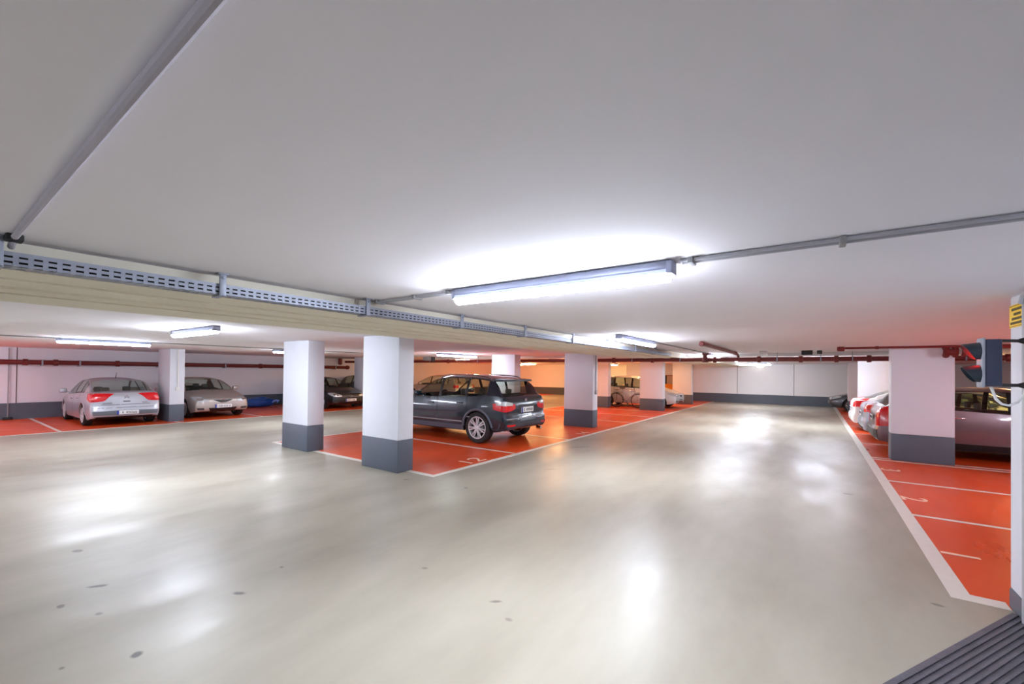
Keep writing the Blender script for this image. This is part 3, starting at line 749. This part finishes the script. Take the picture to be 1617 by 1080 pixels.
    if P.get('sidestrip'):
        a_, b_ = axles[0]+Ra+.1, axles[1]-Ra-.05; z = P['sidestrip']
        patch('side_strip', [(xo(a_), 0, z+.012), (xo(b_), 0, z+.02)], [(xo(a_), 0, z-.012), (xo(b_), 0, z-.005)], (0, 1), M_grey, 12, 1, .01)
    # ends details
    def plate(end, y0, z0, wd=.5, hg=.11):
        sg = 1 if end == 'front' else -1; h = hit((0, y0, z0), (sg, 0, 0)); h2 = hit((0, y0, z0+hg*.4), (sg, 0, 0)); x = max(h.x*sg, h2.x*sg)*sg + .012*sg
        po = MB().box(min(x, x+.01*sg), max(x, x+.01*sg), y0-wd/2, y0+wd/2, z0-hg/2, z0+hg/2, 0, .002).obj('number_plate', M_plate, root)
        e0 = y0+wd/2 if end == 'front' else y0-wd/2
        q0 = -sg if False else (-1 if end == 'front' else 1)
        q0 = 1 if end == 'rear' else -1
        # left edge as read by a viewer
        left = (y0+wd/2)*1 if end == 'rear' else (y0-wd/2)
        left = y0 + (wd/2 if sg == -1 else -wd/2)
        dr = -1 if sg == -1 else 1
        xx = x+.0105*sg; a_, b_ = sorted((left, left+dr*.05))
        MB().box(min(xx, xx+.002*sg), max(xx, xx+.002*sg), a_, b_, z0-hg/2, z0+hg/2).obj('blue_strip', M_blue, po)
        gph = MB(); rr = random.Random(int(abs(loc[1])*10)); c = .075
        while c < wd-.05:
            wdt = rr.choice((.03, .034, .038)); a2 = left+dr*c; b2 = left+dr*(c+wdt)
            if rr.random() > .15:
                s1_, s2_ = sorted((a2, b2)); ym = (s1_+s2_)/2; k2 = rr.choice((0, 1, 2, 3))
                X0, X1 = sorted((xx, xx+.002*sg))
                bar_ = lambda ya, yb, za, zb_: gph.box(X0, X1, ya, yb, za, zb_)
                bar_(s1_, s1_+.009, z0-.03, z0+.03)
                if k2 != 1: bar_(s2_-.009, s2_, z0-.03, z0+.03)
                if k2 in (0, 2): bar_(s1_, s2_, z0+.022, z0+.03)
                if k2 in (1, 2, 3): bar_(s1_, s2_, z0-.004, z0+.004)
                if k2 in (0, 3): bar_(s1_, s2_, z0-.03, z0-.022)
            c += wdt+.014
        gph.obj('plate_letters', M_black, po)
    P['ends'](dict(patch=patch, plate=plate, hit=hit, root=root, L=L, W=W, H=H, xo=xo, paint=paint, belt=belt, top=top))
    return root

def paintm(name, rgb, metal=.45, rough=.3): return mat(name, rgb, rough+.06, metal=metal, coat=.6, noise=.02)

# ---- dark sports utility car
M_suv = paintm('dark_blue_paint', (20, 36, 50), .2, .2)
def ends_suv(k):
    p, root, L, W = k['patch'], k['root'], k['L'], k['W']; x = -L/2
    rl = p('tail_light', [(x+.3, .93, .93), (x+.1, .8, .96), (x, .6, .93), (x, .5, .90)], [(x+.3, .93, .80), (x+.1, .8, .75), (x, .6, .78), (x, .5, .82)], (-1, .75), M_redlamp, 12, 5, .012)
    for o in rl: o['label'] = 'red tail light with clear upper section'
    p('reversing_lamp', [(x+.24, .9, .955), (x+.1, .8, .985), (x, .6, .945)], [(x+.24, .9, .895), (x+.1, .8, .89), (x, .6, .885)], (-1, .75), M_lampglass, 8, 3, .017)
    p('bumper_trim', [(x, -.86, .50), (x, 0, .52), (x, .86, .50)], [(x, -.84, .34), (x, 0, .32), (x, .84, .34)], (-1, 0), mat('suv_trim', (58, 62, 70), .5), 20, 4, .02, mirror=False)
    p('bumper_edge', [(x, -.9, .605), (x, .9, .605)], [(x, -.9, .585), (x, .9, .585)], (-1, 0), M_grey, 20, 1, .012, mirror=False)
    p('bumper_reflector', [(x, .55, .47), (x, .8, .47)], [(x, .55, .43), (x, .8, .43)], (-1, 0), M_redlamp, 6, 2, .026)
    p('plate_recess', [(x, -.33, .90), (x, .33, .90)], [(x, -.33, .69), (x, .33, .69)], (-1, 0), M_dgrey, 8, 4, .006, mirror=False)
    k['plate']('rear', 0, .775, .5, .12)
    h = k['hit']((0, 0, 1.0), (-1, 0, 0))
    b = MB(); b.lathe([(.001, -.012), (.04, -.012), (.045, 0)], 20, 'X', (h.x-.006, 0, .985)); b.obj('badge', M_chrome, root)
    sp = MB(); zt = k['top'](4.03)
    sp.add([(-L/2+.52, -.62, zt+.0), (-L/2+.52, .62, zt), (-L/2+.3, .6, zt-.02), (-L/2+.3, -.6, zt-.02), (-L/2+.52, -.62, zt-.07), (-L/2+.52, .62, zt-.07), (-L/2+.3, .6, zt-.065), (-L/2+.3, -.6, zt-.065)],
           [(0,1,2,3), (4,7,6,5), (0,4,5,1), (1,5,6,2), (2,6,7,3), (3,7,4,0)]); sp.obj('roof_spoiler', k['paint'], root)
    for sd in (-1, 1):
        r = MB(); pts = []
        for i in range(13):
            s = 2.3+1.65*i/12; y = sd*(.60); h = k['hit']((L/2-s, y, 1.4), (0, 0, 1)); 
            if h: pts.append((h.x, y, h.z + (.045 if 0 < i < 12 else 0.0)))
        r.tube(pts, .016, 8); r.obj('roof_rail', M_chrome, root)
    p('rear_wiper', [(x+.3, .02, 1.14), (x+.2, .5, 1.16)], [(x+.3, .02, 1.125), (x+.2, .5, 1.145)], (-1, 0, .3), M_black, 8, 1, .015, mirror=False)
    f = L/2
    p('headlight', [(f-.3, .9, .84), (f-.1, .75, .84), (f, .5, .80)], [(f-.3, .9, .74), (f-.1, .75, .70), (f, .5, .70)], (1, .8), M_lampglass, 8, 4, .01)
    p('grille', [(f, .04, .80), (f, .3, .80)], [(f, .04, .66), (f, .28, .66)], (1, 0), M_chrome, 4, 3, .012)
    p('bumper_intake', [(f, -.6, .5), (f, .6, .5)], [(f, -.55, .36), (f, .55, .36)], (1, 0), M_black, 8, 3, .008, mirror=False)
    MB().tube([(-L/2+.1, -.55, .3), (-L/2-.02, -.55, .3)], .035, 10).obj('exhaust', M_chrome, root)
SUV = dict(L=4.55, W=1.83, H=1.60, R=.36, fo=.87, wb=2.86, zf=.27, s0=.16, s1=4.40, tum=.17, spokes=7, rim='double',
    top=[(0, .80), (.16, .86), (.5, .97), (1.5, 1.07), (1.85, 1.28), (2.22, 1.50), (2.65, 1.575), (3.3, 1.57), (3.85, 1.52), (4.04, 1.48), (4.14, 1.41), (4.40, 1.09), (4.5, 1.06)],
    belt=[(0, .78), (.16, .82), (.5, .90), (1.2, .98), (2.5, 1.02), (3.6, 1.07), (4.2, 1.10), (4.40, 1.06)],
    ws=(1.52, 2.2), rw=(4.08, 4.385), side=[(1.7, 2.46), (2.54, 3.32), (3.38, 3.95)], handles=(2.25, 3.2), seams=(1.3, 2.46, 3.42),
    Lf=[(.2, .10), (.45, .16), (.7, .15), (.9, .08)], Lr=[(.25, .06), (.40, .16), (.58, .165), (.64, .12), (.9, .11), (1.1, .03)],
    arch_mat=mat('suv_arch', (84, 92, 106), .45), lip=.03, sill_mat=mat('suv_arch', (84, 92, 106), .45), sidestrip=.47, handle_mat=M_suv, glass=M_dglass, ends=ends_suv, tw=.9)
make_car(SUV, M_suv, 'dark blue-green sports utility car parked in the orange bay between columns', (-5.46-SUV['L']/2, 8.41, 0), PI)

# ---- silver hatchback seen from behind
def ends_silver(k):
    p, root, L, W = k['patch'], k['root'], k['L'], k['W']; x = -L/2
    tl = p('tail_light', [(x+.38, .82, .90), (x+.15, .74, .92), (x, .5, .915), (x, .36, .90)], [(x+.38, .82, .78), (x+.15, .74, .68), (x, .56, .70), (x, .4, .86)], (-1, .8), M_redlamp, 14, 6, .012)
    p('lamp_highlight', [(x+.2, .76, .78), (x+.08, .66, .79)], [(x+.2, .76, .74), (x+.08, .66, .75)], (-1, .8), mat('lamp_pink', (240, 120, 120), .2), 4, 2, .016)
    p('bumper_trim', [(x, -.74, .42), (x, 0, .44), (x, .74, .42)], [(x, -.72, .31), (x, 0, .31), (x, .72, .31)], (-1, 0), mat('silver_bumper_strip', (98, 104, 112), .5), 18, 3, .012, mirror=False)
    p('bumper_lower', [(x, -.7, .27), (x, .7, .27)], [(x, -.66, .2), (x, .66, .2)], (-1, 0), M_under, 14, 2, .008, mirror=False)
    p('boot_gap', [(x, -.55, .605), (x, .55, .605)], [(x, -.55, .593), (x, .55, .593)], (-1, 0), M_black, 14, 1, .003, mirror=False)
    p('bumper_gap', [(x, -.74, .52), (x, .74, .52)], [(x, -.74, .51), (x, .74, .51)], (-1, 0), M_dgrey, 14, 1, .003, mirror=False)
    k['plate']('rear', -.02, .375, .5, .11)
    h = k['hit']((0, 0, .82), (-1, 0, 0)); b = MB()
    for dz in (0, -.035):
        b.bar((h.x-.012, -.055, .80+dz), (h.x-.012, 0, .84+dz), .012, .018, up=(1,0,0)); b.bar((h.x-.012, .055, .80+dz), (h.x-.012, 0, .84+dz), .012, .018, up=(1,0,0))
    b.obj('badge', M_chrome, root)
    for y, w_ in ((.42, .1), (-.42, .06)):
        p('model_lettering', [(x, y-w_, .655), (x, y+w_, .655)], [(x, y-w_, .635), (x, y+w_, .635)], (-1, 0), M_chrome, 4, 1, .006, mirror=False)
    p('boot_handle', [(x, -.08, .70), (x, .08, .70)], [(x, -.08, .675), (x, .08, .675)], (-1, 0), M_dgrey, 3, 1, .008, mirror=False)
    MB().tube([(-.75, 0, k['top'](2.85)-.02), (-.9, 0, k['top'](2.85)+.17)], [.012, .004], 6).obj('antenna', M_black, root)
    f = L/2
    p('headlight', [(f-.3, .8, .66), (f-.05, .55, .62)], [(f-.3, .8, .58), (f-.05, .55, .52)], (1, .8), M_lampglass, 8, 3, .01)
M_silver = paintm('silver_paint', (182, 186, 196), .4, .32)
HATCH = dict(L=4.3, W=1.68, H=1.34, R=.3, fo=.85, wb=2.6, zf=.17, s0=.16, s1=4.14, tum=.17, spokes=7,
    top=[(0, .62), (.16, .66), (.5, .76), (1.05, .86), (1.5, 1.12), (1.95, 1.29), (2.4, 1.335), (2.9, 1.315), (3.3, 1.235), (3.75, 1.05), (4.0, .955), (4.14, .935)],
    belt=[(0, .6), (.16, .62), (.5, .70), (1.05, .80), (2.2, .86), (3.3, .91), (4.0, .92), (4.14, .90)],
    ws=(1.1, 1.93), rw=(3.2, 3.93), side=[(1.35, 2.2), (2.27, 2.95), (3.0, 3.4)], handles=(2.08, 2.85), seams=(1.22, 2.24, 3.05),
    Lf=[(.15, .08), (.4, .16), (.6, .15), (.7, .08)], Lr=[(.17, .05), (.32, .15), (.47, .155), (.53, .11), (.8, .10), (.93, .03)], ends=ends_silver)
make_car(HATCH, M_silver, 'silver hatchback parked nose to the left wall, red tail lights facing the aisle', (-15.88-2.15*.9, 3.6, 0), PI).scale = (.9, .96, 1)

# ---- beige-silver saloon facing the aisle
def front_bits(k, grille='wing', badge=True, zb=0.0, plate_y=0.0, fog=True):
    p, root, L, W = k['patch'], k['root'], k['L'], k['W']; f = L/2
    p('headlight', [(f-.42, .8, .71+zb), (f-.2, .74, .72+zb), (f-.05, .6, .68+zb), (f, .42, .60+zb)], [(f-.42, .8, .66+zb), (f-.2, .74, .58+zb), (f-.05, .6, .54+zb), (f, .42, .54+zb)], (1, .7), M_lampglass, 12, 5, .01)
    p('headlight_bulb', [(f-.15, .68, .665+zb), (f-.05, .56, .65+zb)], [(f-.15, .68, .60+zb), (f-.05, .56, .58+zb)], (1, .7), M_chrome, 4, 3, .014)
    if grille == 'wing':
        p('grille', [(f, -.3, .62+zb), (f, 0, .60+zb), (f, .3, .62+zb)], [(f, -.24, .58+zb), (f, 0, .505+zb), (f, .24, .58+zb)], (1, 0), M_black, 14, 4, .006, mirror=False)
        p('grille_bar', [(f, -.3, .625+zb), (f, .3, .625+zb)], [(f, -.3, .61+zb), (f, .3, .61+zb)], (1, 0), k['paint'], 12, 1, .012, mirror=False)
    elif grille == 'bar':
        p('grille', [(f, -.36, .62+zb), (f, .36, .62+zb)], [(f, -.32, .54+zb), (f, .32, .54+zb)], (1, 0), M_black, 12, 3, .006, mirror=False)
        p('grille_bar', [(f, -.4, .55+zb), (f, .4, .55+zb)], [(f, -.4, .53+zb), (f, .4, .53+zb)], (1, 0), M_chrome, 12, 1, .014, mirror=False)
    p('bumper_intake', [(f, -.42, .35+zb), (f, .42, .35+zb)], [(f, -.36, .24+zb), (f, .36, .24+zb)], (1, 0), M_black, 14, 3, .006, mirror=False)
    if fog: p('fog_lamp', [(f-.12, .7, .36+zb), (f-.04, .53, .35+zb)], [(f-.12, .68, .29+zb), (f-.04, .53, .29+zb)], (1, .5), M_dgrey, 6, 3, .008)
    k['plate']('front', plate_y, .40+zb, .5, .11)
    h = k['hit']((0, 0, .575+zb), (1, 0, 0))
    if badge:
        MB().lathe([(.055, -.006), (.062, 0), (.055, .006), (.048, 0)], 24, 'X', (h.x+.014, 0, .575+zb), closed=True).obj('badge', M_chrome, root)
    p('tail_light', [(-f+.25, .8, .88), (-f+.02, .62, .88)], [(-f+.25, .8, .72), (-f+.02, .62, .72)], (-1, .8), M_redlamp, 6, 4, .01)
def ends_maz(k): front_bits(k)
M_beige = paintm('beige_silver_paint', (176, 166, 160), .4, .34)
SEDAN = dict(HATCH, L=4.1, s1=3.94, W=1.72, H=1.33, fo=.8, wb=2.5,
    top=[(0, .62), (.16, .67), (.5, .77), (1.05, .88), (1.5, 1.12), (1.95, 1.28), (2.4, 1.325), (2.8, 1.30), (3.1, 1.22), (3.55, .97), (3.94, .93)],
    belt=[(0, .6), (.16, .62), (.5, .71), (1.05, .81), (2.2, .86), (3.3, .90), (3.94, .90)], ws=(1.1, 1.93), rw=(3.0, 3.5), side=[(1.35, 2.15), (2.22, 2.95)], handles=(2.02, 2.8), seams=(1.22, 2.18, 2.98), ends=ends_maz, spokes=9)
make_car(SEDAN, M_beige, 'beige-silver saloon facing the aisle right of the left column', (-16.1-2.05, 6.1, 0), 0)

# ---- black car facing the aisle
def ends_black(k): front_bits(k, 'bar', zb=-.02)
M_blackp = paintm('black_paint', (26, 30, 34), .2, .22)
BLACK = dict(SEDAN, ends=ends_black, spokes=5, W=1.76, mirror_mat=M_blackp)
make_car(BLACK, M_blackp, 'black car facing the aisle, seen between the two near columns', (-15.95-2.05, 10.82, 0), 0)
def ends_black2(k): front_bits(k, 'wing', zb=.0)
BL2 = dict(HATCH, ends=ends_black2, L=4.3, H=1.42,
    top=[(0, .66), (.16, .70), (.5, .80), (1.05, .92), (1.5, 1.18), (1.95, 1.37), (2.4, 1.42), (3.2, 1.41), (3.7, 1.36), (3.85, 1.3), (4.08, .96), (4.14, .94)],
    rw=(3.8, 4.06), side=[(1.35, 2.2), (2.27, 3.0), (3.07, 3.6)])
make_car(BL2, M_blackp, 'second black car at the left wall behind the first black car', (-15.9-2.15, 13.6, 0), 0)

# ---- silver car behind the utility car, nose to the wall
def ends_any(k):
    front_bits(k, 'bar')
    p = k['patch']; x = -k['L']/2
    k['plate']('rear', 0, .62, .5, .11)
M_silver2 = paintm('pale_silver_paint', (198, 192, 190), .35, .34)
make_car(dict(BL2, ends=ends_any), M_silver2, 'pale silver car seen past the windshield of the dark sports utility car', (-15.7-2.15, 17.9, 0), PI)

# ---- pale people carrier behind the bicycle
def ends_mpv(k): front_bits(k, 'wing', zb=.02)
M_pale = paintm('white_silver_paint', (204, 204, 206), .25, .34)
MPV = dict(L=4.2, W=1.74, H=1.52, R=.31, fo=.8, wb=2.6, zf=.18, s0=.16, s1=4.04, tum=.14, spokes=7,
    top=[(0, .66), (.16, .72), (.5, .84), (.9, .95), (1.4, 1.25), (1.9, 1.46), (2.4, 1.515), (3.3, 1.50), (3.75, 1.43), (3.85, 1.38), (4.0, .98), (4.04, .96)],
    belt=[(0, .62), (.16, .66), (.5, .77), (.95, .88), (2.2, .92), (3.3, .96), (4.04, .93)],
    ws=(.95, 1.88), rw=(3.8, 3.99), side=[(1.2, 2.1), (2.18, 3.0), (3.08, 3.65)], handles=(2.0, 2.9), seams=(1.15, 2.14, 3.03),
    Lf=[(.15, .08), (.4, .16), (.6, .15), (.75, .08)], Lr=[(.17, .05), (.32, .15), (.47, .155), (.53, .11), (.8, .10), (.95, .03)], ends=ends_mpv, glass=M_dglass)
make_car(MPV, M_pale, 'white-silver people carrier parked behind the bicycle', (-5.15-2.1, 21.35, 0), 0)

# ---- right-hand cars
def ends_mauve(k):
    p, root, L, W = k['patch'], k['root'], k['L'], k['W']; x = -L/2
    p('tail_light', [(x+.34, .86, 1.0), (x+.1, .8, 1.0), (x, .62, .98)], [(x+.34, .86, .60), (x+.1, .8, .58), (x, .66, .58)], (-1, .9), M_redlamp, 10, 8, .015)
    p('bumper_trim', [(x, -.8, .5), (x, .8, .5)], [(x, -.78, .28), (x, .78, .28)], (-1, 0), M_dgrey, 16, 4, .012, mirror=False)
    k['plate']('rear', 0, .72, .5, .11)
    front_bits(k, 'bar')
M_mauve = paintm('mauve_grey_paint', (122, 100, 104), .4, .3)
MAU = dict(L=4.4, W=1.74, H=1.45, R=.31, fo=.88, wb=2.66, zf=.2, s0=.16, s1=4.24, tum=.15, spokes=5,
    top=[(0, .66), (.16, .70), (.5, .82), (1.1, .93), (1.6, 1.19), (2.1, 1.39), (2.5, 1.445), (3.2, 1.43), (3.8, 1.37), (3.95, 1.32), (4.2, 1.0), (4.24, .98)],
    belt=[(0, .62), (.16, .66), (.5, .77), (1.1, .88), (2.2, .93), (3.4, .98), (4.24, .96)],
    ws=(1.15, 2.08), rw=(3.9, 4.18), side=[(1.45, 2.35), (2.43, 3.25), (3.32, 3.8)], handles=(2.2, 3.1), seams=(1.3, 2.39, 3.3),
    Lf=[(.15, .08), (.4, .16), (.6, .15), (.75, .08)], Lr=[(.2, .05), (.35, .15), (.5, .155), (.56, .11), (.8, .10), (.97, .03)], ends=ends_mauve, sill_mat=M_black, glass=M_dglass)
make_car(MAU, M_mauve, 'mauve-grey estate car with tall red tail lamp behind the broad right column', (1.06+2.2, 12.85, 0), 0)
def ends_rsil(k):
    p, root, L, W = k['patch'], k['root'], k['L'], k['W']; x = -L/2
    p('tail_light', [(x+.45, .86, .96), (x+.12, .8, .97), (x, .55, .95)], [(x+.45, .86, .84), (x+.12, .8, .80), (x, .58, .82)], (-1, .9), mat('orange_red_lamp', (226, 52, 22), .18, coat=1), 10, 5, .015)
    p('bumper_trim', [(x, -.78, .33), (x, .78, .33)], [(x, -.74, .22), (x, .74, .22)], (-1, 0), M_under, 14, 3, .008, mirror=False)
    k['plate']('rear', 0, .66, .5, .11)
    front_bits(k, 'wing')
M_silver3 = paintm('cool_silver_paint', (176, 182, 196), .4, .32)
make_car(dict(HATCH, ends=ends_rsil), M_silver3, 'silver hatchback with orange-red tail lamp, second in the right-hand row', (1.02+2.15, 15.0, 0), 0)
def ends_white(k):
    p = k['patch']; x = -k['L']/2
    p('tail_light', [(x+.3, .84, .98), (x+.05, .72, .98)], [(x+.3, .84, .78), (x+.05, .74, .76)], (-1, .9), M_redlamp, 8, 5, .014)
    k['plate']('rear', 0, .66, .5, .11); front_bits(k, 'wing')
M_whitep = paintm('white_paint', (226, 224, 222), 0, .35)
make_car(dict(HATCH, ends=ends_white), M_whitep, 'white car with small red lamps, third in the right-hand row', (0.98+2.1, 17.2, 0), 0)
make_car(dict(SEDAN, ends=ends_maz), paintm('dark_grey_paint', (58, 58, 64), .4, .3), 'dark grey car facing the aisle at the far end of the right row', (0.62+2.05, 25.3, 0), PI)

# ------------------------------------------------------------------ bicycle
def bicycle(x, y, rz):
    t = thing('bicycle', 'bicycle leaning beside the people carrier in the far middle bay', 'bicycle', (x, y, 0), rz)
    M_fr = mat('bicycle_frame', (170, 160, 160), .35, metal=.3)
    for wx in (-.52, .52):
        wt = bpy.data.objects.new('wheel', None); C.objects.link(wt); wt.parent = t; wt.location = (wx, 0, .34)
        MB().lathe([(.32, -.018), (.34, 0), (.32, .018), (.30, 0)], 32, 'Y', closed=True).obj('tire', M_tire, wt)
        sp = MB(); sp.lathe([(.295, -.012), (.305, -.012), (.305, .012), (.295, .012)], 32, 'Y', closed=True); sp.tube([(0, -.04, 0), (0, .04, 0)], .02, 8)
        for k_ in range(16):
            a = 2*PI*k_/16; sp.tube([(0, 0, 0), (math.cos(a)*.3, 0, math.sin(a)*.3)], .002, 4, caps=False)
        sp.obj('rim', M_chrome, wt)
    BB, ST, HT, HB = (-.08, 0, .29), (-.22, 0, .82), (.33, 0, .86), (.38, 0, .7)
    fr = MB()
    for a, b_ in ((BB, ST), (ST, HT), (BB, HB), (BB, (-.52, 0, .34)), ((-.2, 0, .76), (-.52, 0, .34)), (HT, HB)): fr.tube([a, b_], .016, 8)
    fr.obj('frame', M_fr, t)
    MB().tube([HB, (.43, 0, .6), (.5, 0, .42), (.52, 0, .34)], .013, 8).obj('fork', M_fr, t)
    MB().tube([(.25, -.28, .98), (.33, -.24, 1.0), (.33, 0, .95), (.33, .24, 1.0), (.25, .28, .98)], .012, 8).tube([(.33, 0, .86), (.33, 0, .95)], .014, 8).obj('handlebar', M_dgrey, t)
    MB().box(-.36, -.1, -.06, .06, .9, .95, 0, .025).tube([(-.22, 0, .8), (-.24, 0, .92)], .012, 8).obj('saddle', M_black, t)
    cr = MB(); cr.lathe([(.08, -.05), (.09, -.05), (.09, -.04), (.08, -.04)], 24, 'Y', BB, closed=True); cr.bar((-.08, -.06, .29), (.05, -.06, .2), .02, .012); cr.box(.0, .1, -.12, -.05, .18, .21); cr.bar((-.08, .06, .29), (-.21, .06, .38), .02, .012); cr.box(-.26, -.16, .05, .12, .37, .4)
    cr.obj('pedals', M_dgrey, t)
    MB().box(-.62, -.25, -.07, .07, .72, .735, 0, .005).tube([(-.52, -.05, .34), (-.5, -.05, .72)], .006, 6).tube([(-.52, .05, .34), (-.5, .05, .72)], .006, 6).obj('luggage_rack', M_dgrey, t)
    for wx in (-.52, .52):
        MB().tube([(wx+.37*math.cos(a), 0, .34+.37*math.sin(a)) for a in [PI*(.1+.8*i/12) for i in range(13)]], .012, 6).obj('mudguard', M_dgrey, t)
    return t
bicycle(-7.3, 19.95, 0.12)
